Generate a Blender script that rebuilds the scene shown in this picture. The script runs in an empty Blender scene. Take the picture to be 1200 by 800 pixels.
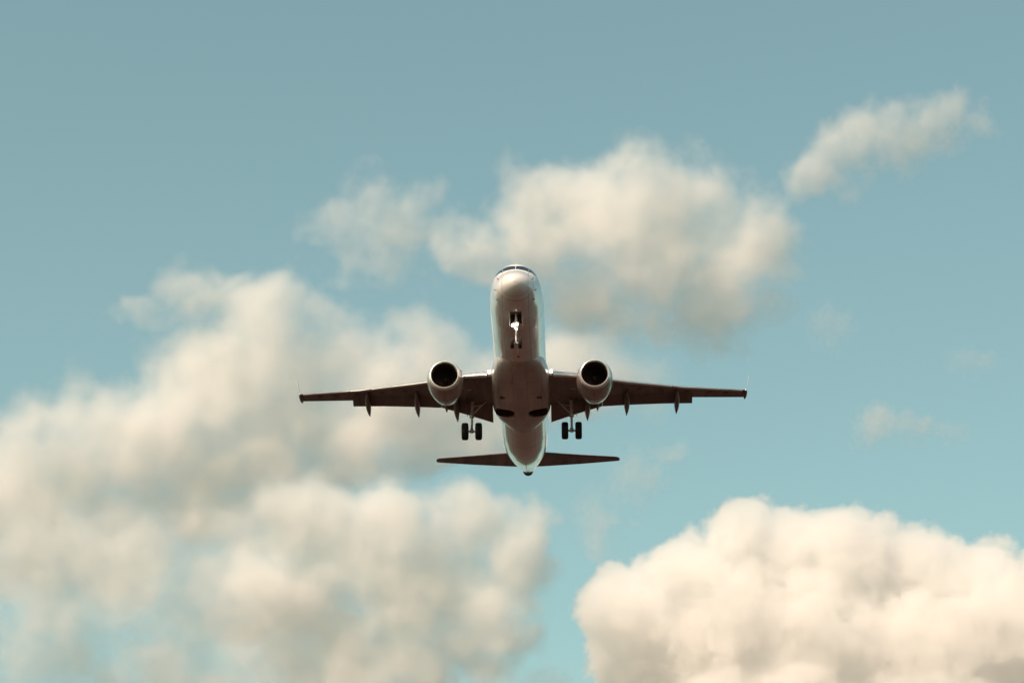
import bpy, bmesh, math, random
import numpy as np
from mathutils import Vector, Matrix
R = math.radians
C = bpy.context.scene.collection
sc = bpy.context.scene

# ------------------------------------------------------------------ camera
ELEV = 21.6                       # the lens looks this far up
cam = bpy.data.objects.new('camera', bpy.data.cameras.new('camera'))
C.objects.link(cam)
cam.location = (0, 0, 1.7)
cam.rotation_euler = (R(90 + ELEV), 0, 0)
cam.data.sensor_width = 36; cam.data.lens = 100.5
cam.data.clip_start = 0.5; cam.data.clip_end = 80000
sc.camera = cam
FPX = 3350.0                      # focal length in pixels of a 1200 px wide frame
ce, se = math.cos(R(ELEV)), math.sin(R(ELEV))
VX, VU, VF = Vector((1, 0, 0)), Vector((0, -se, ce)), Vector((0, ce, se))

# ------------------------------------------------------------------ sky, sun, exposure
SUN_EL, SUN_AZ = 43.0, -139.0      # azimuth from +Y, clockwise: behind the camera, to its left
w = bpy.data.worlds.new('World'); sc.world = w; w.use_nodes = True
nt = w.node_tree; nt.nodes.clear()
out = nt.nodes.new('ShaderNodeOutputWorld'); bg = nt.nodes.new('ShaderNodeBackground')
sky = nt.nodes.new('ShaderNodeTexSky'); sky.sky_type = 'NISHITA'; sky.sun_disc = False
sky.sun_elevation = R(SUN_EL); sky.sun_rotation = R(SUN_AZ)
sky.air_density = 1.0; sky.dust_density = 2.5; sky.ozone_density = 1.0
tint = nt.nodes.new('ShaderNodeMix'); tint.data_type = 'RGBA'; tint.blend_type = 'MULTIPLY'
tint.inputs[0].default_value = 1.0; tint.inputs[7].default_value = (1.12, 1.215, 0.815, 1)
nt.links.new(sky.outputs[0], tint.inputs[6]); nt.links.new(tint.outputs[2], bg.inputs[0])
bg.inputs[1].default_value = 0.14
nt.links.new(bg.outputs[0], out.inputs[0])
sun = bpy.data.objects.new('sun', bpy.data.lights.new('sun', 'SUN')); C.objects.link(sun)
sun.data.energy = 3.6; sun.data.angle = R(0.5); sun.data.color = (1.0, 0.70, 0.61)
sd = Vector((math.sin(R(SUN_AZ)) * math.cos(R(SUN_EL)), math.cos(R(SUN_AZ)) * math.cos(R(SUN_EL)), math.sin(R(SUN_EL))))
sun.rotation_euler = sd.to_track_quat('Z', 'Y').to_euler()
sc.view_settings.view_transform = 'Standard'; sc.view_settings.look = 'None'
sc.view_settings.exposure = 0.3; sc.view_settings.gamma = 1.0
sc.view_settings.use_curve_mapping = False
sc.render.engine = 'CYCLES'
cy = sc.cycles
cy.max_bounces = 16; cy.diffuse_bounces = 4; cy.glossy_bounces = 4; cy.volume_bounces = 16
cy.volume_step_rate = 0.5; cy.volume_max_steps = 128
cy.use_adaptive_sampling = True; cy.adaptive_threshold = 0.02
cy.use_denoising = True
try: cy.denoiser = 'OPENIMAGEDENOISE'
except Exception: pass

# ------------------------------------------------------------------ helpers
def mat(name, col, rough=0.5, metal=0.0, coat=0.0, emis=None, estr=0.0, vary=0.0, vscale=1.5, streak=False, bump=0.0, panel=0.0):
    m = bpy.data.materials.new(name); m.use_nodes = True
    n = m.node_tree; b = n.nodes['Principled BSDF']
    b.inputs['Base Color'].default_value = (*col, 1); b.inputs['Roughness'].default_value = rough
    b.inputs['Metallic'].default_value = metal; b.inputs['Coat Weight'].default_value = coat
    b.inputs['Coat Roughness'].default_value = 0.06
    if emis: b.inputs['Emission Color'].default_value = (*emis, 1); b.inputs['Emission Strength'].default_value = estr
    if vary > 0:
        tc = n.nodes.new('ShaderNodeTexCoord'); mp = n.nodes.new('ShaderNodeMapping')
        mp.inputs['Scale'].default_value = (1, 0.18, 1) if streak else (1, 1, 1)
        nz = n.nodes.new('ShaderNodeTexNoise'); nz.inputs['Scale'].default_value = vscale; nz.inputs['Detail'].default_value = 7
        nz.inputs['Roughness'].default_value = 0.6
        rp = n.nodes.new('ShaderNodeMapRange'); rp.inputs[1].default_value = 0.3; rp.inputs[2].default_value = 0.72
        rp.inputs[3].default_value = 1 - vary; rp.inputs[4].default_value = 1 + vary * 0.35
        mx = n.nodes.new('ShaderNodeMix'); mx.data_type = 'RGBA'; mx.blend_type = 'MULTIPLY'; mx.inputs[0].default_value = 1
        mx.inputs[6].default_value = (*col, 1)
        n.links.new(tc.outputs['Object'], mp.inputs[0]); n.links.new(mp.outputs[0], nz.inputs['Vector'])
        n.links.new(nz.outputs['Fac'], rp.inputs[0]); n.links.new(rp.outputs[0], mx.inputs[7])
        n.links.new(mx.outputs[2], b.inputs['Base Color'])
        rr = n.nodes.new('ShaderNodeMapRange'); rr.inputs[1].default_value = 0.3; rr.inputs[2].default_value = 0.7
        rr.inputs[3].default_value = min(1, rough * 1.5); rr.inputs[4].default_value = rough * 0.8
        n.links.new(nz.outputs['Fac'], rr.inputs[0]); n.links.new(rr.outputs[0], b.inputs['Roughness'])
    if panel > 0:
        tp = n.nodes.new('ShaderNodeTexCoord'); mpp = n.nodes.new('ShaderNodeMapping'); mpp.inputs['Rotation'].default_value = (0, 0, R(90)); mpp.inputs['Location'].default_value = (0, panel*0.275, 0); br = n.nodes.new('ShaderNodeTexBrick')
        br.inputs['Scale'].default_value = 1.0; br.inputs['Brick Width'].default_value = panel; br.inputs['Row Height'].default_value = panel * 0.55
        br.inputs['Mortar Size'].default_value = 0.016; br.inputs['Mortar Smooth'].default_value = 0.4; br.inputs['Bias'].default_value = 0
        br.inputs['Color1'].default_value = (1, 1, 1, 1); br.inputs['Color2'].default_value = (0.86, 0.85, 0.85, 1); br.inputs['Mortar'].default_value = (0.55, 0.52, 0.50, 1)
        pm = n.nodes.new('ShaderNodeMix'); pm.data_type = 'RGBA'; pm.blend_type = 'MULTIPLY'; pm.inputs[0].default_value = 1
        n.links.new(tp.outputs['Object'], mpp.inputs[0]); n.links.new(mpp.outputs[0], br.inputs['Vector']); n.links.new(br.outputs['Color'], pm.inputs[7])
        if vary > 0: n.links.new(mx.outputs[2], pm.inputs[6])
        else: pm.inputs[6].default_value = (*col, 1)
        n.links.new(pm.outputs[2], b.inputs['Base Color'])
    if bump > 0:
        tc2 = n.nodes.new('ShaderNodeTexCoord'); nb = n.nodes.new('ShaderNodeTexNoise'); nb.inputs['Scale'].default_value = 1.3
        nb.inputs['Detail'].default_value = 3
        bp = n.nodes.new('ShaderNodeBump'); bp.inputs['Distance'].default_value = bump; bp.inputs['Strength'].default_value = 1
        n.links.new(tc2.outputs['Object'], nb.inputs['Vector']); n.links.new(nb.outputs['Fac'], bp.inputs['Height'])
        n.links.new(bp.outputs[0], b.inputs['Normal']); n.links.new(bp.outputs[0], b.inputs['Coat Normal'])
    return m

def link(name, me, m, parent=None, smooth=True):
    o = bpy.data.objects.new(name, me); C.objects.link(o)
    for mm in (m if isinstance(m, (list, tuple)) else [m]): me.materials.append(mm)
    if smooth: me.polygons.foreach_set('use_smooth', [True] * len(me.polygons))
    if parent: o.parent = parent
    return o

def loft(rings, cap=True, closed=True):
    """rings: list of equally long lists of points -> (verts, faces)"""
    n = len(rings[0]); v = [tuple(p) for r in rings for p in r]; f = []
    for i in range(len(rings) - 1):
        for j in range(n if closed else n - 1):
            a, b = i * n + j, i * n + (j + 1) % n
            f.append((a, b, b + n, a + n))
    if cap:
        f.append(tuple(reversed(range(n)))); f.append(tuple((len(rings) - 1) * n + j for j in range(n)))
    return v, f

def mesh(*parts, name='m', sharp=38):
    v, f = [], []
    for pv, pf in parts:
        k = len(v); v += list(pv); f += [tuple(i + k for i in q) for q in pf]
    me = bpy.data.meshes.new(name); me.from_pydata(v, [], f); me.update()
    bm = bmesh.new(); bm.from_mesh(me); bmesh.ops.recalc_face_normals(bm, faces=bm.faces)
    bm.edges.ensure_lookup_table()
    for e in bm.edges:
        if len(e.link_faces) == 2 and e.calc_face_angle(0) > R(sharp): e.smooth = False
    bm.to_mesh(me); bm.free()
    return me

def tube(p0, p1, r0, r1=None, n=16):
    r1 = r0 if r1 is None else r1
    p0, p1 = Vector(p0), Vector(p1); d = (p1 - p0).normalized()
    q = d.to_track_quat('Z', 'Y'); rings = []
    for p, r in ((p0, r0), (p1, r1)):
        rings.append([p + q @ Vector((r * math.cos(t), r * math.sin(t), 0)) for t in [2 * math.pi * k / n for k in range(n)]])
    return loft(rings)

def revolve(c, prof, axis='y', n=64, cap=False):
    """prof: (along, radius) pairs round an axis through c"""
    rings = []
    for a, r in prof:
        ring = []
        for k in range(n):
            t = 2 * math.pi * k / n; u, v_ = r * math.cos(t), r * math.sin(t)
            ring.append((c[0] + u, c[1] + a, c[2] + v_) if axis == 'y' else (c[0] + a, c[1] + u, c[2] + v_))
        rings.append(ring)
    return loft(rings, cap=cap)

def box(c, s, rot=None):
    v = []
    for x in (-1, 1):
        for y in (-1, 1):
            for z in (-1, 1):
                p = Vector((x * s[0] / 2, y * s[1] / 2, z * s[2] / 2))
                if rot: p = rot @ p
                v.append(tuple(Vector(c) + p))
    return v, [(0, 1, 3, 2), (4, 6, 7, 5), (0, 4, 5, 1), (2, 3, 7, 6), (0, 2, 6, 4), (1, 5, 7, 3)]

def pchip(xs, ys, x):
    xs, ys = np.array(xs, float), np.array(ys, float); h = np.diff(xs); d = np.diff(ys) / h
    m = np.zeros(len(xs)); m[0], m[-1] = d[0], d[-1]
    for i in range(1, len(xs) - 1):
        if d[i - 1] * d[i] > 0:
            w1, w2 = 2 * h[i] + h[i - 1], h[i] + 2 * h[i - 1]; m[i] = (w1 + w2) / (w1 / d[i - 1] + w2 / d[i])
    x = np.clip(x, xs[0], xs[-1]); i = int(min(len(xs) - 2, max(0, np.searchsorted(xs, x) - 1)))
    t = (x - xs[i]) / h[i]
    return float((2*t**3-3*t**2+1)*ys[i] + (t**3-2*t**2+t)*h[i]*m[i] + (-2*t**3+3*t**2)*ys[i+1] + (t**3-t**2)*h[i]*m[i+1])

# ------------------------------------------------------------------ the ground
m_ground = bpy.data.materials.new('dry_field'); m_ground.use_nodes = True
g = m_ground.node_tree; gb = g.nodes['Principled BSDF']; gb.inputs['Roughness'].default_value = 0.95
gt = g.nodes.new('ShaderNodeTexCoord'); gn = g.nodes.new('ShaderNodeTexNoise'); gn.inputs['Scale'].default_value = 0.006
gn.inputs['Detail'].default_value = 8; gn.inputs['Roughness'].default_value = 0.6
gr = g.nodes.new('ShaderNodeValToRGB'); gr.color_ramp.elements[0].position = 0.35; gr.color_ramp.elements[1].position = 0.65
gr.color_ramp.elements[0].color = (0.020, 0.0048, 0.0018, 1); gr.color_ramp.elements[1].color = (0.044, 0.0125, 0.0052, 1)
g.links.new(gt.outputs['Object'], gn.inputs['Vector']); g.links.new(gn.outputs['Fac'], gr.inputs[0]); g.links.new(gr.outputs[0], gb.inputs['Base Color'])
rings = []
for rad in (0.001, 20, 80, 300, 1200, 5000, 20000, 45000):
    rings.append([(rad * math.cos(2*math.pi*k/96), rad * math.sin(2*math.pi*k/96), 0) for k in range(96)])
ground = link('ground', mesh(loft(rings, cap=False)), m_ground, smooth=False)
ground['kind'] = 'structure'
ground['label'] = 'dark dry brown grass field below the airliner'

m_blocker = mat('blocker_dark', (0.030, 0.020, 0.010), 0.95, vary=0.4, vscale=0.01)  # dark tone of the added ring around the field
from mathutils import noise as mnoise
rings = []
for rad, hh in ((2300, 0), (2700, .45), (3200, .85), (3600, 1.0), (4300, .7), (5200, 0)):
    ring = []
    for k in range(360):
        a = 2*math.pi*k/360
        n_ = mnoise.fractal(Vector((math.cos(a)*3.1, math.sin(a)*3.1, rad*0.0004)), 0.9, 2.0, 5)
        ring.append((rad*math.cos(a), rad*math.sin(a), (400 + 150*n_)*hh - 1.0 if hh else -1.0))
    rings.append(ring)
horizon_blocker = link('horizon_blocker', mesh(loft(rings, cap=False)), m_blocker)  # unseen ring, added to darken what the belly reflects
horizon_blocker['kind'] = 'structure'; horizon_blocker['label'] = 'added dark ring out of view, blocking low sky from the airliner belly'
# ------------------------------------------------------------------ the airliner
m_white = mat('white_paint', (0.80, 0.77, 0.75), 0.17, metal=0.0, coat=0.6, vary=0.14, vscale=0.9, streak=True, bump=0.004, panel=2.6)
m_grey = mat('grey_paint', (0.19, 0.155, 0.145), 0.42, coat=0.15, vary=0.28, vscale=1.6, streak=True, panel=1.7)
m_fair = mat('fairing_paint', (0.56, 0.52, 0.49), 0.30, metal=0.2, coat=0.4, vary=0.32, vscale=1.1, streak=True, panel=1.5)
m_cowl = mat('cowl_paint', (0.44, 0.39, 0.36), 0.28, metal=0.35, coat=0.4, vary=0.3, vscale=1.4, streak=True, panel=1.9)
m_metal = mat('bare_metal', (0.80, 0.79, 0.77), 0.30, metal=0.85, vary=0.12, vscale=3)
m_lip = mat('polished_lip', (0.85, 0.83, 0.80), 0.24, metal=0.6)
m_dark = mat('cavity_shade', (0.07, 0.04, 0.03), 0.8)  # recess shade put into the colour of the well and bay linings
m_fan = mat('fan_titanium', (0.10, 0.07, 0.06), 0.4, metal=0.8)
m_hot = mat('exhaust_metal', (0.16, 0.14, 0.12), 0.4, metal=0.9, vary=0.3)
m_tyre = mat('tyre_rubber', (0.010, 0.008, 0.008), 0.9, vary=0.3, vscale=6)
m_strut = mat('gear_paint', (0.62, 0.61, 0.59), 0.35, vary=0.2, vscale=6)
m_glass = mat('cockpit_glass', (0.010, 0.013, 0.025), 0.06, coat=1.0)
m_lamp = mat('lamp_lens', (0.9, 0.9, 0.85), 0.1, emis=(1.0, 0.90, 0.74), estr=5)
m_line = mat('panel_seam', (0.09, 0.085, 0.08), 0.6)
m_red = mat('beacon_red', (0.45, 0.03, 0.02), 0.2)

jet = bpy.data.objects.new('airliner', None); C.objects.link(jet)
jet['label'] = 'white twin-engine jet airliner with gear down, flying overhead'; jet['category'] = 'airliner'
def rig(th, yaw, roll, t):
    c, s = math.cos(R(th)), math.sin(R(th)); A = np.array([[1,0,0],[0,-s,c],[0,c,s]])
    a, b = math.cos(R(yaw)), math.sin(R(yaw)); Y = np.array([[a,b,0],[-b,a,0],[0,0,1]])
    a, b = math.cos(R(roll)), math.sin(R(roll)); Q = np.array([[a,0,-b],[0,1,0],[b,0,a]])
    B = np.array([VX, VU, VF]).T
    M = B @ A @ Y @ Q; T = B @ np.array(t) + np.array(cam.location)
    return Matrix([[*M[i], T[i]] for i in range(3)] + [[0, 0, 0, 1]])
BASE = Vector((0, 15.0, -3.45))                 # the thing's base: between the main wheels
RIG = rig(21.85, 1.48, 0.04, (0.145, 3.83, 155.4))
jet.matrix_world = RIG @ Matrix.Translation(BASE)
def put(name, me, m, parent=jet, **k):
    if parent is jet: me.transform(Matrix.Translation(-BASE))
    else: me.transform(Matrix.Translation(-BASE))
    return link(name, me, m, parent, **k)

# fuselage outline: station, half width, top, bottom
FS = [(0.0,0.04,-0.49,-0.57),(0.05,0.22,-0.32,-0.73),(0.2,0.45,-0.15,-0.92),(0.5,0.72,0.10,-1.12),(1.0,0.97,0.40,-1.31),(1.5,1.13,0.66,-1.42),
      (1.75,1.19,0.80,-1.46),(2.1,1.26,1.15,-1.50),(2.35,1.30,1.37,-1.53),(2.8,1.37,1.61,-1.57),(3.3,1.43,1.67,-1.61),(4.2,1.48,1.675,-1.65),(5.5,1.505,1.675,-1.675),(8,1.505,1.675,-1.675),
      (23.5,1.505,1.675,-1.675),(25.5,1.485,1.675,-1.56),(27.5,1.41,1.675,-1.27),(29.5,1.26,1.66,-0.86),(31.5,1.02,1.62,-0.36),(33.2,0.76,1.54,0.12),
      (34.6,0.52,1.42,0.50),(35.6,0.34,1.28,0.76),(36.1,0.24,1.20,0.86)]
fy = [a[0] for a in FS]
def fsec(y):
    return [pchip(fy, [a[k] for a in FS], y) for k in (1, 2, 3)]
def fpt(y, phi, off=0.0):
    """phi from straight down, positive towards +x"""
    hw, zt, zb = fsec(y); zc, hz = (zt + zb) / 2, (zt - zb) / 2
    x, z = hw * math.sin(phi), -hz * math.cos(phi)
    n = Vector((math.sin(phi) * hz, 0, -math.cos(phi) * hw))
    n = n.normalized() * off if off else Vector((0, 0, 0))
    return Vector((x + n.x, y, zc + z + n.z))
ys = [0, .02, .06, .12, .2, .3, .42, .56, .72, .9] + list(np.arange(1.1, 6.1, 0.2)) + list(np.arange(6.5, 23, 0.75)) + list(np.arange(23, 36.1, 0.35)) + [36.1]
NF = 112
fus_me = mesh(loft([[fpt(y, 2*math.pi*k/NF) for k in range(NF)] for y in ys]))
fus = put('fuselage', fus_me, m_white)
def patch(y0, y1, p0, p1, off=0.006, ny=10, np_=10, y0b=None, y1b=None, th=0.01):
    """plate lying on the fuselage between two stations and two angles (degrees); y*b = stations at the p1 end"""
    y0b = y0 if y0b is None else y0b; y1b = y1 if y1b is None else y1b
    rows = []
    for o in (off, off - th):
        for i in range(ny + 1):
            for j in range(np_ + 1):
                t = j / np_; a = y0 + (y0b - y0) * t; b = y1 + (y1b - y1) * t
                rows.append(tuple(fpt(a + (b - a) * i / ny, R(p0 + (p1 - p0) * t), o)))
    n = np_ + 1; N = (ny + 1) * n; f = []
    for i in range(ny):
        for j in range(np_):
            a = i * n + j; f.append((a, a+1, a+n+1, a+n)); f.append((N+a, N+a+n, N+a+n+1, N+a+1))
    for j in range(np_): a = j; b = ny*n + j; f.append((a, N+a, N+a+1, a+1)); f.append((b, b+1, N+b+1, N+b))
    for i in range(ny): a = i*n; b = a + np_; f.append((a, a+n, N+a+n, N+a)); f.append((b, N+b, N+b+n, b+n))
    return rows, f
# four cockpit panes
for s in (-1, 1):
    put('windshield', mesh(patch(1.80, 2.16, s*179.3, s*146, y0b=1.95, y1b=2.36)), m_glass, fus)
    put('side_window', mesh(patch(1.96, 2.38, s*145, s*122, y0b=2.30, y1b=2.85)), m_glass, fus)
    for (y, p) in ((1.25, 80), (1.62, 56), (1.15, 118)):
        a, b_ = fpt(y, R(s*p)), fpt(y, R(s*p), 0.10)
        put('probe', mesh(tube(a, b_, 0.022, 0.016, 10), tube(b_, b_ + Vector((0, -0.17, 0)), 0.018, 0.010, 10)), m_line, fus)
    # thin bare-metal oval outline low on the flank
    ov = []; 
    for k in range(40):
        t = 2*math.pi*k/40
        ov.append([fpt(3.1 + 0.95*math.cos(t)*q, R(s*(46 + 6.5*math.sin(t)*q)), 0.007) for q in (0.92, 1.0)])
    vv = [tuple(p) for r in ov for p in r]; ff = [(2*k, 2*k+1, (2*k+3) % 80, (2*k+2) % 80) for k in range(40)]
    put('oval_rim', mesh((vv, ff)), m_metal, fus)
def seam(y, p0, p1, wd=0.03, n=60):
    return patch(y, y + wd, p0, p1, off=0.0035, ny=1, np_=n, th=0.006)
put('radome_seam', mesh(seam(1.05, -178, 180, 0.014)), m_line, fus)
for y in (4.6, 8.0, 23.9, 29.0):
    put('skin_seam', mesh(seam(y, -175, 175, 0.018)), m_line, fus)
# things under the belly
put('blade_antenna', mesh(loft([[fpt(1.92, 0) + Vector((x*0.014, yy, 0.02)) for x, yy in ((-1,.1),(0,0),(1,.1),(1,.24),(0,.32),(-1,.24))],
                               [fpt(1.92, 0) + Vector((x*0.008, yy + .08, -0.20)) for x, yy in ((-1,.07),(0,0),(1,.07),(1,.15),(0,.2),(-1,.15))]])), m_white, fus)
put('belly_beacon', mesh(revolve((0, 8.4, -1.66), [(-.09, .001), (-.08, .05), (0, .09), (.08, .05), (.09, .001)])), m_red, fus)
put('blade_antenna', mesh(loft([[Vector((x*0.014, 7.2 + yy, -1.66)) for x, yy in ((-1,.1),(0,0),(1,.1),(1,.3),(0,.4),(-1,.3))],
                               [Vector((x*0.008, 7.3 + yy, -1.92)) for x, yy in ((-1,.07),(0,0),(1,.07),(1,.2),(0,.26),(-1,.2))]])), m_white, fus)
put('tail_skid', mesh(loft([[Vector((x*0.03, 28.6 + yy, fsec(28.6+yy)[2] + .03)) for x, yy in ((-1,0),(1,0),(1,3.6),(-1,3.6))],
                            [Vector((x*0.012, 28.9 + yy, fsec(28.9+yy)[2] - .10)) for x, yy in ((-1,0),(1,0),(1,3.1),(-1,3.1))]])), m_fair, fus)
put('exhaust_pipe', mesh(revolve((0, 35.72, 1.01), [(-.3, .2), (0, .345), (.12, .33), (.3, .27), (.46, .19), (.5, .15), (.47, .12), (.2, .11)], cap=True, n=40)), m_hot, fus)

# belly fairing: station, half width, top, bottom, squareness
BS = [(8.9,0.35,-0.9,-1.60,2.0),(9.5,0.90,-0.7,-1.715,2.1),(10.4,1.30,-0.4,-1.83,2.3),(11.6,1.55,-0.2,-1.95,2.6),(13,1.68,-0.1,-2.03,3.0),(15,1.73,-0.1,-2.06,3.4),
      (17,1.73,-0.1,-2.05,3.4),(18.3,1.62,-0.2,-1.98,2.9),(19.6,1.30,-0.5,-1.86,2.4),(20.7,0.90,-0.7,-1.74,2.1),(21.5,0.5,-0.9,-1.66,2.0)]
by = [a[0] for a in BS]
def bpt(y, t):
    hw, zt, zb, e = [pchip(by, [a[k] for a in BS], y) for k in (1, 2, 3, 4)]
    c, s = math.cos(t), math.sin(t)
    return Vector((hw * math.copysign(abs(s)**(2/e), s), y, (zt+zb)/2 - (zt-zb)/2 * math.copysign(abs(c)**(2/e), c)))
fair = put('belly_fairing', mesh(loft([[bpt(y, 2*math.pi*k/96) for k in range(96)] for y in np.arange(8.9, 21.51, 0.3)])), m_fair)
def cutter(me):
    me.transform(Matrix.Translation(-BASE))
    o = bpy.data.objects.new('cutter', me); C.objects.link(o); o.parent = jet; return o
def carve(o, cut):
    bpy.context.view_layer.update()
    md = o.modifiers.new('cut', 'BOOLEAN'); md.object = cut; md.operation = 'DIFFERENCE'; md.solver = 'EXACT'
    dg = bpy.context.evaluated_depsgraph_get(); me = bpy.data.meshes.new_from_object(o.evaluated_get(dg))
    o.modifiers.clear(); o.data = me
    bpy.data.objects.remove(cut)
def oval(cx, cy_, rx, ry, z, n=40, p=2.3):
    r = []
    for k in range(n):
        t = 2*math.pi*k/n; c, s = math.cos(t), math.sin(t)
        r.append(Vector((cx + rx*math.copysign(abs(c)**(2/p), c), cy_ + ry*math.copysign(abs(s)**(2/p), s), z)))
    return r
for s in (-1, 1):
    carve(fair, cutter(mesh(loft([oval(s*0.98, 16.8, .58, .70, -2.5), oval(s*0.98, 16.8, .58, .70, -1.35)]))))
    well = put('wheel_well', mesh(loft([oval(s*0.98, 16.8, .577, .697, -1.93), oval(s*0.98, 16.8, .574, .694, -1.36)], cap=False),
                           ([tuple(p) for p in oval(s*0.98, 16.8, .574, .694, -1.362)], [tuple(range(40))])), m_dark, fair)
    for yy in (11.9, 14.2):
        put('air_outlet', mesh(box((s*(0.42 if yy < 13 else 1.02), yy, -2.018 + (.09 if yy < 13 else .03)), (.20 if yy < 13 else .42, .30, .05))), m_line, fair)
# nose gear bay
NB = (0, 2.95)
carve(fus, cutter(mesh(box((0, 2.95, -1.6), (0.62, 1.42, 1.0)))))
bay = put('gear_bay', mesh((lambda v, f: (v, [q for i, q in enumerate(f) if i != 4]))(*box((0, 2.95, -1.36), (0.612, 1.412, 0.48))),), m_dark, fus, smooth=False)

# wings
def zw(ax):
    t = max(0, (ax - 1.5) / 12); return -1.15 + 1.15*t + .25*t*t
def airfoil(x, yle, chord, z, tc, twist=0.0, n=18, y_end=1.0):
    """closed ring of an aerofoil section at spanwise x; y_end<1 cuts the rear off"""
    up, lo = [], []
    for k in range(n + 1):
        u = (1 - math.cos(math.pi * k / n)) / 2 * y_end
        t = 5*tc*(0.2969*math.sqrt(u) - 0.126*u - 0.3516*u*u + 0.2843*u**3 - 0.1015*u**4)
        cmb = 0.09*tc/0.12*(u - u*u)
        up.append((u, cmb + t)); lo.append((u, cmb - t * 0.9))
    pts = up[::-1] + lo[1:]
    r = []
    c, s = math.cos(R(twist)), math.sin(R(twist))
    for u, v_ in pts:
        a, b = u*chord, v_*chord
        r.append(Vector((x, yle + a*c + b*s, z - a*s + b*c)))
    return r
LEs = [(0.6, 12.05), (1.5, 12.42), (3.2, 13.1), (5.6, 14.75), (9.3, 17.0), (13.5, 19.16)]
def le(ax): return float(np.interp(ax, [a[0] for a in LEs], [a[1] for a in LEs]))
FULL = [(0.6, 18.6), (1.5, 18.4), (4.8, 17.65), (7, 17.95), (10.25, 19.15), (13.5, 20.38)]
def te(ax): return float(np.interp(ax, [a[0] for a in FULL], [a[1] for a in FULL]))
def sect(ax, s, end=1.0, tc=None):
    ch = te(ax) - le(ax); tc = float(np.interp(ax, [1, 5, 13], [.145, .12, .105])) if tc is None else tc
    return airfoil(s*ax, le(ax), ch, zw(ax), tc, 1.5 - ax*0.12, y_end=end)
for s in (-1, 1):
    inner = [sect(ax, s, 0.83) for ax in (0.6, 1.5, 2.4, 3.2, 4.0, 4.8, 5.6, 7, 8.2, 9.3, 10.25)]
    outer = [sect(ax, s) for ax in (10.25, 11.2, 12.2, 13.0, 13.4)]
    # rounded tip
    tip = [airfoil(s*(13.4 + .14*q), le(13.4) + .10*q + .1*q*q, 1.20 - .14*q - .1*q*q, zw(13.4)+.01*q, .10*(1 - .6*q*q), 0) for q in (.5, 1.0)]
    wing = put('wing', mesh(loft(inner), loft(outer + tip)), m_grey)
    # slats: bright nose pieces
    for a0, a1 in ((1.95, 3.55), (5.15, 9.0), (9.04, 13.3)):
        rr = []
        for ax in np.linspace(a0, a1, 7):
            ch = te(ax) - le(ax); k = 0.30 + 0.10*ch/5; tcx = float(np.interp(ax, [1, 13], [.20, .15]))
            ring = []
            q = airfoil(s*ax, le(ax) - 0.16, ch, zw(ax) - 0.09, 1.02*float(np.interp(ax, [1, 5, 13], [.145, .12, .105])), -3.0 - 0.12*ax, n=30)
            n2 = len(q)//2; up = [p for p in q[:n2+1]]; lo = [p for p in q[n2:]]
            U = [p for p in up if p.y < le(ax) - .16 + k*1.25]; L = [p for p in lo if p.y < le(ax) - .16 + k*0.52]
            import itertools
            # resample to a fixed count
            path = U + L[1:]
            d = [0]
            for i_ in range(1, len(path)): d.append(d[-1] + (path[i_] - path[i_-1]).length)
            o = [Vector([float(np.interp(t, d, [p[c_] for p in path])) for c_ in range(3)]) for t in np.linspace(0, d[-1], 22)]
            cen = Vector((s*ax, le(ax) + k, zw(ax) - .02))
            inn = [p + (cen - p)*0.10 for p in reversed(o)]
            rr.append(o + inn)
        put('slat', mesh(loft(rr)), m_metal, wing)
    # flaps (chord, trailing edge taken from their hanging line)
    def flap(pts, dfl):
        rr = []
        for ax, yte, zte, ch in pts:
            c_, s_ = math.cos(R(dfl)), math.sin(R(dfl))
            rr.append(airfoil(s*ax, yte - ch*c_, ch, zte + ch*s_, 0.15, dfl))
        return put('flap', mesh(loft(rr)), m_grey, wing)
    flap([(10.25, 19.22, -.55, 1.34), (8.4, 18.62, -.78, 1.46), (6.4, 18.12, -1.03, 1.60), (4.812, 17.84, -1.21, 1.68)], 23)
    flap([(4.80, 17.84, -1.21, 1.68), (3.2, 18.17, -1.58, 1.90), (1.74, 18.54, -1.94, 2.1)], 26)
    # flap track fairings
    for ax, y0, y1, z0, z1, wd in ((9.30, 17.2, 20.15, -.46, -.84, .155), (6.28, 16.2, 19.45, -.80, -1.18, .165), (3.92, 15.9, 19.6, -1.12, -1.44, .175), (4.53, 16.6, 18.5, -1.12, -1.22, .09)):
        rr = []
        for t in np.linspace(0, 1, 22):
            r = wd * min(1, (t/0.3)**0.6) * (1 if t < .5 else 1 - ((t - .5)/.5)**1.5) + 0.004
            zz = z0 + (z1 - z0)*t - 0.10*math.sin(math.pi*t) - (0.12*max(0, t - .5))
            rr.append([Vector((s*ax + r*math.sin(a), y0 + (y1-y0)*t, zz - 1.45*r*math.cos(a))) for a in [2*math.pi*k/20 for k in range(20)]])
        put('flap_fairing', mesh(loft(rr)), m_grey, wing)
    for ax in (3.0, 6.9, 8.3, 9.9, 11.2, 12.2):
        yy = le(ax) + 0.36*(te(ax) - le(ax)); sc_ = [q for q in sect(ax, s)]; zz = min(p.z for p in sc_ if abs(p.y - yy) < .4)
        put('access_cover', mesh(loft([oval(s*ax, yy, .21, .13, zz - .006, 20, 2), oval(s*ax, yy, .21, .13, zz + .05, 20, 2)])), m_fair if ax in (3.0,) else m_line, wing)
    # winglet: thin blade leaning a little outwards
    rr = []
    for t in np.linspace(0, 1, 9):
        xx = 13.52 + 0.30*t**0.8; zz = zw(13.4) + 0.02 + 1.38*t; y0 = 19.35 + 0.95*t + .1*t*t; ch = 0.95 - 0.52*t
        rr.append([Vector((s*(xx + th), y0 + u*ch, zz)) for u, th in ((0, 0), (.1, .022), (.35, .03), (.7, .018), (1, 0), (.7, -.018), (.35, -.03), (.1, -.022))])
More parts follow.
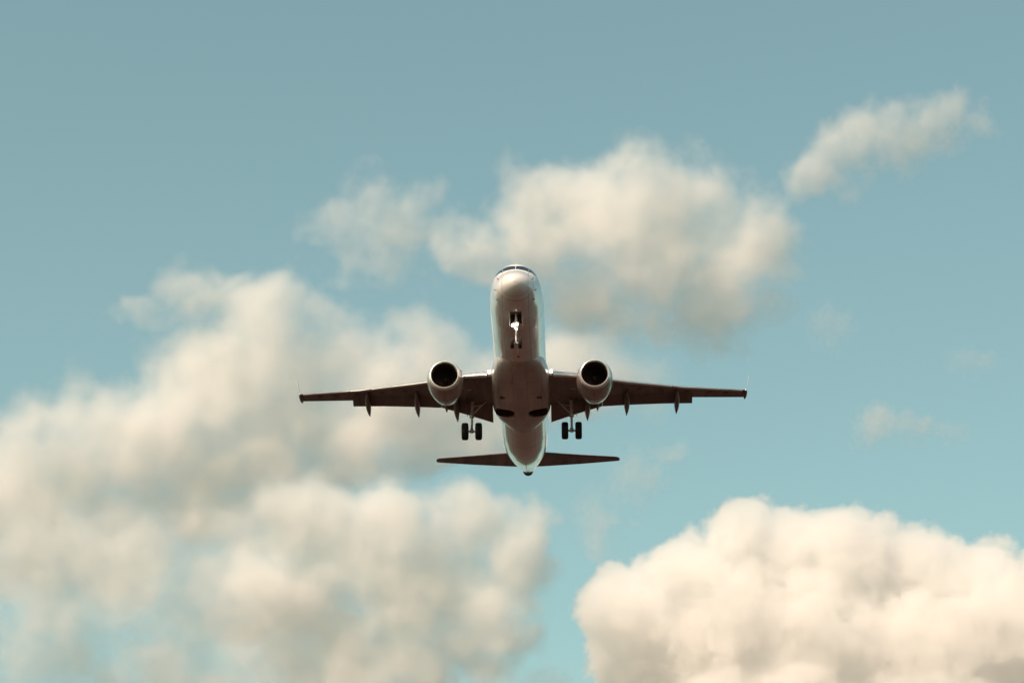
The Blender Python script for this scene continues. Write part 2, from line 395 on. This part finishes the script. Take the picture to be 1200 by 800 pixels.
    put('winglet', mesh(loft(rr)), m_white, wing)
    pod = [[Vector((s*13.5 + r*math.cos(a), y, zw(13.4) + r*math.sin(a)*1.1)) for a in [2*math.pi*k/14 for k in range(14)]] for y, r in ((19.15, .03), (19.27, .09), (19.6, .12), (20.1, .11), (20.55, .05), (20.65, .01))]
    put('tip_fairing', mesh(loft(pod)), m_grey, wing)
    put('navigation_light', mesh(revolve((s*13.52, 19.18, zw(13.4)+.01), [(-.07, .002), (-.05, .04), (0, .06), (.06, .05)], n=16)), m_lip, wing)
    # landing light in the wing root
    put('landing_light', mesh(revolve((s*1.80, 12.28, -1.08), [(-.05, .002), (-.04, .06), (0, .10), (.05, .11)], n=20)), m_lamp, wing)

# tail planes and fin
for s in (-1, 1):
    st = [(0.35, 31.95, 3.1, 1.05), (1.0, 32.42, 2.72, 1.10), (3.5, 33.72, 1.78, 1.37), (5.8, 34.86, 0.86, 1.62), (5.98, 35.05, .66, 1.64), (6.05, 35.25, .42, 1.645)]
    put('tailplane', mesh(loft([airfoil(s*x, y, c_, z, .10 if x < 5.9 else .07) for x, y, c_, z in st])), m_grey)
def vfoil(z, yle, ch, tc):
    n = 16; r = []
    for k in range(2*n):
        u = (1 - math.cos(math.pi*(k if k <= n else 2*n-k)/n))/2
        t = 5*tc*(0.2969*math.sqrt(u) - 0.126*u - 0.3516*u*u + 0.2843*u**3 - 0.1036*u**4)
        r.append(Vector(((t if k <= n else -t)*ch, yle + u*ch, z)))
    return r
fin = put('fin', mesh(loft([vfoil(1.3, 27.9, 5.3, .10), vfoil(2.2, 28.9, 4.6, .10), vfoil(4.5, 30.9, 3.6, .10), vfoil(6.9, 32.95, 2.1, .10), vfoil(7.05, 33.2, 1.8, .06)])), m_white)
put('rudder', mesh(loft([vfoil(1.75, 33.1, 2.0, .07), vfoil(4.5, 34.4, 1.5, .08), vfoil(6.85, 35.0, 1.05, .09)])), m_white, fin)

# engines
for s in (-1, 1):
    c = (s*4.34, 11.05, -1.70)
    # cowl: outside from lip to fan nozzle, then back inside
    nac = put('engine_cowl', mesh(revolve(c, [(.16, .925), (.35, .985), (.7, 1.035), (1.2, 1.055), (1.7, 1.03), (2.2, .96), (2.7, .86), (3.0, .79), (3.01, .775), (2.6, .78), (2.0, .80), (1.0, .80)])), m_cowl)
    put('intake_lip', mesh(revolve(c, [(.162, .926), (.10, .895), (.04, .86), (.005, .82), (0, .80), (.01, .785), (.05, .765), (.12, .752), (.2, .745)])), m_lip, nac)
    put('intake_duct', mesh(revolve(c, [(.199, .744), (.5, .735), (.9, .735), (1.3, .735)])), m_fan, nac)
    bl = []
    for k in range(24):
        a = 2*math.pi*k/24; rr = []
        for rad, tw, chd in ((.18, 25, .14), (.42, 42, .19), (.70, 60, .24)):
            e1 = Vector((math.cos(a + .12*rad), 0, math.sin(a + .12*rad))); e2 = Vector((-math.sin(a + .12*rad), 0, math.cos(a + .12*rad)))
            d = e2*math.sin(R(tw)) + Vector((0, 1, 0))*math.cos(R(tw)); nn = e2*math.cos(R(tw)) - Vector((0, 1, 0))*math.sin(R(tw))
            o = Vector((c[0], c[1] + 1.0, c[2])) + e1*rad
            rr.append([o - d*chd/2, o + nn*.008, o + d*chd/2, o - nn*.008])
        bl.append(loft(rr))
    put('fan', mesh(*bl, revolve((c[0], c[1] + 1.22, c[2]), [(0, .001), (.001, .73)])), m_fan, nac)
    put('spinner', mesh(revolve((c[0], c[1] + .62, c[2]), [(0, .003), (.06, .05), (.2, .12), (.4, .19), (.5, .2)], n=32)), m_fan, nac)
    put('core_cowl', mesh(revolve(c, [(2.2, .55), (2.8, .56), (3.3, .50), (3.75, .38), (3.76, .36), (3.3, .33)], n=48), revolve(c, [(3.2, .3), (3.7, .25), (4.3, .06), (4.36, .005)], n=32)), m_hot, nac)
    # pylon
    rr = []
    for z, y0, y1, wd in ((-.72, 11.6, 15.2, .02), (-.66, 11.9, 16.0, .17), (-.45, 12.8, 17.2, .19), (-.95, 13.2, 16.9, .16)):
        rr.append([Vector((s*4.34 + q*wd, y0 + (y1-y0)*u, z)) for u, q in ((0, 0), (.12, .8), (.5, 1), (.9, .6), (1, 0), (.9, -.6), (.5, -1), (.12, -.8))])
    prf = [(11.35, -.70, -.85, .05), (11.9, -.52, -.9, .13), (12.8, -.50, -1.0, .17), (13.8, -.62, -1.15, .18), (14.6, -.75, -1.25, .18), (15.8, -.85, -1.22, .15), (16.8, -.90, -1.08, .06)]
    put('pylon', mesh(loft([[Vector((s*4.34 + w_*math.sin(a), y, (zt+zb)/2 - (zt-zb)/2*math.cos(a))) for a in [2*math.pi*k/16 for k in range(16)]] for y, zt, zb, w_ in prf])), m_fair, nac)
    # strake and access-door seams on the cowl
    sx = c[0] - s*1.02*math.sin(R(50)); sz = c[2] + 1.02*math.cos(R(50))
    put('strake', mesh(loft([[Vector((sx, c[1] + .9, sz)), Vector((sx + .01, c[1] + 1.9, sz)), Vector((sx - .01, c[1] + 1.9, sz))],
                             [Vector((sx - s*.16, c[1] + 1.4, sz + .14)), Vector((sx - s*.16 + .01, c[1] + 1.85, sz + .14)), Vector((sx - s*.16 - .01, c[1] + 1.85, sz + .14))]])), m_fair, nac)
    put('cowl_seam', mesh(revolve(c, [(1.498, 1.046), (1.50, 1.049), (1.52, 1.048), (1.522, 1.045)]), loft([[Vector((c[0] - .012, c[1] + y, c[2] - r_)), Vector((c[0] + .012, c[1] + y, c[2] - r_))] for y, r_ in ((.4, 1.0), (.7, 1.04), (1.2, 1.06), (1.7, 1.035), (2.2, .965), (2.95, .81))], cap=False, closed=False)), m_line, nac)

# landing gear
def wheel(cx, cy_, cz, r, wd, parent):
    h = wd/2
    me = mesh(revolve((cx, cy_, cz), [(-h*.72, r*.50), (-h*.95, r*.62), (-h, r*.78), (-h*.86, r*.93), (-h*.55, r*.99), (-h*.25, r), (-h*.23, r*.985), (-h*.17, r*.985), (-h*.15, r),
              (h*.15, r), (h*.17, r*.985), (h*.23, r*.985), (h*.25, r), (h*.55, r*.99), (h*.86, r*.93), (h, r*.78), (h*.95, r*.62), (h*.72, r*.50)], axis='x', n=48),
              revolve((cx, cy_, cz), [(-h*.72, r*.5), (-h*.5, r*.44), (-h*.4, r*.2), (-h*.62, r*.16), (-h*.62, .002)], axis='x', n=32),
              revolve((cx, cy_, cz), [(h*.72, r*.5), (h*.5, r*.44), (h*.4, r*.2), (h*.62, r*.16), (h*.62, .002)], axis='x', n=32))
    o = put('wheel', me, [m_tyre, m_strut], parent)
    n1 = 17*48
    for i, p in enumerate(o.data.polygons):
        p.material_index = 0 if i < n1 else 1
    return o
for s in (-1, 1):
    X, Y = s*2.97, 16.85
    g_ = put('main_gear', mesh(
        tube((X, Y - .1, -1.25), (X, Y - .03, -2.25), .115), tube((X, Y - .03, -2.2), (X, Y, -3.05), .07),
        tube((X - .42, Y, -3.10), (X + .42, Y, -3.10), .06), tube((X, Y, -2.95), (X, Y, -3.18), .11),
        tube((X, Y + .12, -2.2), (X, Y + .38, -2.55), .035), tube((X, Y + .38, -2.55), (X, Y + .08, -3.02), .035),
        tube((X - .14, Y - .05, -2.2), (X + .14, Y - .05, -2.2), .06), tube((X - .03, Y - .16, -2.0), (X + .05, Y - .2, -2.75), .018),
        tube((X + s*.0, Y - .1, -1.85), (X - s*.12, Y - .14, -1.2), .04)), m_strut)
    put('side_brace', mesh(tube((X - s*.05, Y - .05, -2.05), (X - s*.62, Y - .08, -1.45), .05), tube((X - s*.62, Y - .08, -1.45), (X - s*1.12, Y - .1, -1.0), .045),
                           tube((X - s*.1, Y - .05, -1.55), (X - s*.62, Y - .08, -1.45), .03)), m_strut, g_)
    put('gear_door', mesh(loft([[Vector((X + s*(.30 + q), Y + a, -1.2)) for q, a in ((0, -.5), (.03, -.5), (.03, .45), (0, .45))],
                                [Vector((X + s*(.26 + q), Y + a*.8, -2.05)) for q, a in ((0, -.5), (.03, -.5), (.03, .45), (0, .45))]])), m_grey, g_)
    for q in (-1, 1): wheel(X + q*.405, Y, -3.10, .52, .40, g_)
X, Y = 0, 3.1
ng = put('nose_gear', mesh(
    tube((0, Y + .15, -1.2), (0, Y + .05, -2.25), .075), tube((0, Y + .05, -2.2), (0, Y, -2.95), .05), tube((-.3, Y, -2.98), (.3, Y, -2.98), .04),
    tube((0, Y + .02, -2.0), (0, Y + .02, -2.22), .12), tube((-.16, Y - .06, -1.78), (.16, Y - .06, -1.78), .03),
    tube((0, Y + .1, -2.2), (0, Y + .28, -2.5), .025), tube((0, Y + .28, -2.5), (0, Y + .06, -2.8), .025),
    tube((0, Y + .05, -1.9), (0, Y - .75, -1.25), .04), tube((-.13, Y, -2.05), (.13, Y, -2.05), .045)), m_strut)
for q in (-1, 1):
    wheel(q*.215, Y, -2.98, .30, .20, ng)
    rr = [[Vector((q*(.31 + .012*k), Y + a, -1.52)) for k, a in ((0, -.78), (1, -.78), (1, .5), (0, .5))], [Vector((q*(.37 + .012*k), Y + a, -2.02)) for k, a in ((0, -.66), (1, -.66), (1, .42), (0, .42))]]
    put('gear_door', mesh(loft(rr)), m_white, ng)
for lx, lz, lr in ((-.17, -1.98, .10), (.06, -1.92, .07), (.02, -2.20, .06)):
    put('taxi_light', mesh(revolve((lx, Y - .16, lz), [(-.03, .002), (-.02, lr*.7), (.01, lr), (.12, lr*.7), (.16, .02)], n=20)), m_lamp, ng)

# ------------------------------------------------------------------ clouds
def pix(px, py, D):
    return VX*((px-600)*D/FPX) + VU*((400-py)*D/FPX) + VF*D + Vector(cam.location)
def field(t, pos, ell, u, amp, bias, k, nscale, detail, rough, warp):
    """cloud shape as a node field: positive inside. The same nodes shape the hull and the droplets' density."""
    N, L = t.nodes.new, t.links.new
    acc = None; cur = pos
    for sc_, am, de in ((120, warp, 1.0), (38, warp*0.42, 1.0)):
        wn = N('ShaderNodeTexNoise'); wn.inputs['Scale'].default_value = 1/(sc_*u); wn.inputs['Detail'].default_value = de
        L(pos, wn.inputs['Vector'])
        ws = N('ShaderNodeVectorMath'); ws.operation = 'MULTIPLY_ADD'; L(wn.outputs['Color'], ws.inputs[0])
        ws.inputs[1].default_value = (am*u,)*3; ws.inputs[2].default_value = (-am*u/2,)*3
        wa = N('ShaderNodeVectorMath'); wa.operation = 'ADD'; L(cur, wa.inputs[0]); L(ws.outputs[0], wa.inputs[1]); cur = wa.outputs[0]
    for c, r in ell:
        a = N('ShaderNodeVectorMath'); a.operation = 'MULTIPLY_ADD'; L(cur, a.inputs[0])
        a.inputs[1].default_value = (1/r.x, 1/r.y, 1/r.z); a.inputs[2].default_value = (-c.x/r.x, -c.y/r.y, -c.z/r.z)
        l = N('ShaderNodeVectorMath'); l.operation = 'LENGTH'; L(a.outputs[0], l.inputs[0])
        if acc is None: acc = l.outputs['Value']
        else:
            s_ = N('ShaderNodeMath'); s_.operation = 'SMOOTH_MIN'; L(acc, s_.inputs[0]); L(l.outputs['Value'], s_.inputs[1]); s_.inputs[2].default_value = k; acc = s_.outputs[0]
    nz = N('ShaderNodeTexNoise'); nz.inputs['Scale'].default_value = nscale/(70*u); nz.inputs['Detail'].default_value = detail; nz.inputs['Roughness'].default_value = rough
    L(pos, nz.inputs['Vector'])
    e1 = N('ShaderNodeMath'); e1.operation = 'MULTIPLY_ADD'; L(nz.outputs[0], e1.inputs[0]); e1.inputs[1].default_value = -amp; e1.inputs[2].default_value = 1 + bias + amp*0.45
    e2 = N('ShaderNodeMath'); e2.operation = 'SUBTRACT'; L(e1.outputs[0], e2.inputs[0]); L(acc, e2.inputs[1])
    return e2.outputs[0]
def cloud(label, D, blobs, dens, erode=1.5, edge=0.25, nscale=1.0, k=0.12, albedo=(0.9998, 0.989, 0.982), bias=0.05, detail=8, rough=0.66, warp=110, vox=3.0, cut=0.03, g=0.35):
    """a puffy body of droplets. blobs: (px, py, rx, ry, depth offset, depth radius) in pixels of the picture's width at distance D"""
    u = D / FPX
    cx = sum(b[0] for b in blobs)/len(blobs); cyy = sum(b[1] for b in blobs)/len(blobs)
    org = pix(cx, cyy, D)
    Mx = Matrix([[VX[i], VF[i], VU[i], org[i]] for i in range(3)] + [[0, 0, 0, 1]])      # local x right, y away, z up
    ell = [(Vector(((px-cx)*u, dz*u, (cyy-py)*u)), Vector((rx*u, rd*u, ry*u))) for (px, py, rx, ry, dz, rd) in blobs]
    gt = bpy.data.node_groups.new('cloud_hull', 'GeometryNodeTree')
    gt.interface.new_socket('Geometry', in_out='OUTPUT', socket_type='NodeSocketGeometry')
    N, L = gt.nodes.new, gt.links.new
    f = field(gt, N('GeometryNodeInputPosition').outputs[0], ell, u, erode, bias, k, nscale, 3, rough, warp)
    ad = N('ShaderNodeMath'); ad.operation = 'ADD'; L(f, ad.inputs[0]); ad.inputs[1].default_value = 1.0; ad.use_clamp = False
    mxz = N('ShaderNodeMath'); mxz.operation = 'MAXIMUM'; L(ad.outputs[0], mxz.inputs[0]); mxz.inputs[1].default_value = 0
    vc = N('GeometryNodeVolumeCube'); L(mxz.outputs[0], vc.inputs['Density']); vc.inputs['Background'].default_value = 0
    lo = Vector([min(c[i] - r[i]*1.5 for c, r in ell) - 25*u for i in range(3)]); hi = Vector([max(c[i] + r[i]*1.5 for c, r in ell) + 25*u for i in range(3)])
    vc.inputs['Min'].default_value = lo; vc.inputs['Max'].default_value = hi
    for i, nm_ in enumerate(('Resolution X', 'Resolution Y', 'Resolution Z')): vc.inputs[nm_].default_value = max(8, int((hi[i]-lo[i])/(vox*u)))
    vm = N('GeometryNodeVolumeToMesh'); L(vc.outputs[0], vm.inputs[0]); vm.inputs['Threshold'].default_value = 1.0 - cut
    go = N('NodeGroupOutput'); L(vm.outputs[0], go.inputs[0])
    tmp = bpy.data.objects.new('tmp', bpy.data.meshes.new('tmp')); C.objects.link(tmp)
    md = tmp.modifiers.new('g', 'NODES'); md.node_group = gt
    bpy.context.view_layer.update()
    nm = bpy.data.meshes.new_from_object(tmp.evaluated_get(bpy.context.evaluated_depsgraph_get()))
    bpy.data.objects.remove(tmp); bpy.data.node_groups.remove(gt)
    nm.name = 'cloud'
    print('CLOUD', len(nm.vertices), label)
    o = bpy.data.objects.new('cloud', nm); C.objects.link(o); o.matrix_world = Mx
    m = bpy.data.materials.new('cloud_droplets'); m.use_nodes = True; t = m.node_tree; t.nodes.clear(); L = t.links.new
    N = t.nodes.new
    e2 = field(t, N('ShaderNodeTexCoord').outputs['Object'], ell, u, erode, bias, k, nscale, detail, rough, warp)
    mr = N('ShaderNodeMapRange'); mr.interpolation_type = 'SMOOTHSTEP'; L(e2, mr.inputs[0]); mr.inputs[1].default_value = 0; mr.inputs[2].default_value = edge
    mr.inputs[3].default_value = 0; mr.inputs[4].default_value = dens/u
    pv = N('ShaderNodeVolumePrincipled'); pv.inputs['Color'].default_value = (*albedo, 1); pv.inputs['Anisotropy'].default_value = g
    L(mr.outputs[0], pv.inputs['Density'])
    oo = N('ShaderNodeOutputMaterial'); L(pv.outputs[0], oo.inputs['Volume'])
    nm.materials.clear(); nm.materials.append(m)
    o['label'] = label; o['category'] = 'cloud'
    return o
GR = 'clouds across the sky'
cl = [
 cloud('dense bright cumulus filling the lower right corner', 1500, [
   (738,712,62,58,0,50),(775,770,95,110,10,60),(795,676,62,56,0,50),(868,640,58,62,10,50),(925,662,75,70,20,60),(1000,660,80,70,10,60),
   (1075,672,80,68,10,60),(1150,690,85,66,20,60),(860,740,110,90,-20,60),(960,750,120,90,-30,60),(1080,760,130,90,-30,60),(1190,760,110,100,-30,60),(900,830,140,80,-60,60),(1080,840,150,80,-60,60),(1250,690,60,60,20,50)],
   0.055, erode=1.25, edge=0.17, k=0.13, warp=50, bias=0.04, nscale=1.8, albedo=(0.995, 0.986, 0.982), g=0.4),
 cloud('large puffy cloud above and right of the airliner nose', 2100, [
   (765,262,118,96,0,52),(690,265,98,80,10,42),(615,252,80,64,0,30),(560,285,66,56,10,24),(860,270,98,88,0,42),(908,262,60,62,0,24),(830,335,112,80,20,34),(720,350,100,80,20,34),
   (790,225,68,58,-20,34)], 0.042, erode=1.5, edge=0.75, bias=0.12, warp=100, rough=0.6),
 cloud('slanting thin cloud streak near the upper right corner', 2100, [
   (956,196,50,42,0,18),(1000,180,66,50,0,24),(1052,160,66,50,0,24),(1100,142,66,52,0,24),(1148,142,44,38,0,16)], 0.042, erode=1.6, edge=0.7, bias=0.06, warp=80, nscale=1.3, rough=0.64),
 cloud('small faint cloud up and left of the airliner nose', 2200, [
   (455,262,80,72,0,26),(485,238,50,40,0,18),(430,290,56,46,0,20),(390,272,48,32,0,14)], 0.032, erode=1.6, edge=0.75, warp=90, nscale=1.2, bias=0.08, rough=0.62),
 cloud('broad hazy cloud bank behind the wing at left', 2300, [
   (50,570,140,100,0,46),(160,515,130,100,0,50),(250,455,110,90,0,50),(340,440,130,90,0,50),(440,445,130,88,0,50),(550,455,120,84,0,44),(660,450,120,75,0,36),
   (310,370,100,58,0,28),(235,340,64,46,0,22),(300,520,160,90,10,44),(400,505,150,78,10,40),(500,500,130,60,10,30),(230,580,170,90,10,44),(100,630,170,80,10,40),(165,364,48,30,0,12)], 0.044, erode=1.1, edge=0.75, bias=0.14, warp=100, rough=0.6),
 cloud('cream cumulus below the airliner tail with a rounded right edge', 1800, [
   (605,640,74,72,0,36),(545,620,86,66,0,36),(450,625,96,66,0,36),(360,615,90,64,0,34),(490,690,140,80,10,40),(340,690,140,84,10,36),(420,765,160,76,10,36),(560,730,95,70,10,30)], 0.050, erode=1.1, edge=0.50, bias=0.08, warp=80, nscale=1.2, rough=0.6),
 cloud('low hazy cloud in the lower left corner', 2000, [
   (60,670,160,84,0,32),(170,690,150,84,0,32),(270,670,140,80,0,30),(60,760,140,62,0,24),(230,765,160,76,0,28),(320,740,110,64,0,24)], 0.032, erode=1.2, edge=0.8, bias=0.18, rough=0.6),
 cloud('small wispy cloud right of the airliner wing', 2200, [(1022,502,46,30,0,12),(1070,500,48,24,0,12),(1108,506,32,20,0,10)], 0.058, erode=2.3, edge=1.0, nscale=2.2, warp=60, vox=1.5),
 cloud('tiny faint wisp at the right edge', 2200, [(1140,425,42,22,0,10)], 0.034, erode=2.1, edge=1.0, nscale=2.0, warp=45, vox=1.5),
 cloud('tiny faint wisp between the airliner and the right edge', 2200, [(972,382,38,36,0,12)], 0.034, erode=2.1, edge=1.0, nscale=2.0, warp=45, vox=1.5),
 cloud('thin ragged wisp below the right tailplane', 2000, [(745,560,44,44,0,14),(712,608,48,50,0,14),(780,528,38,20,0,10)], 0.036, erode=1.9, edge=1.0, nscale=1.8, warp=60, vox=1.5, bias=0.08),
 cloud('thin cloud fragment at the bottom edge', 1800, [(640,800,60,34,0,16),(575,805,60,34,0,18)], 0.032, erode=1.9, edge=0.8, nscale=1.5, warp=60, vox=2),
]
for c_ in cl: c_['group'] = GR
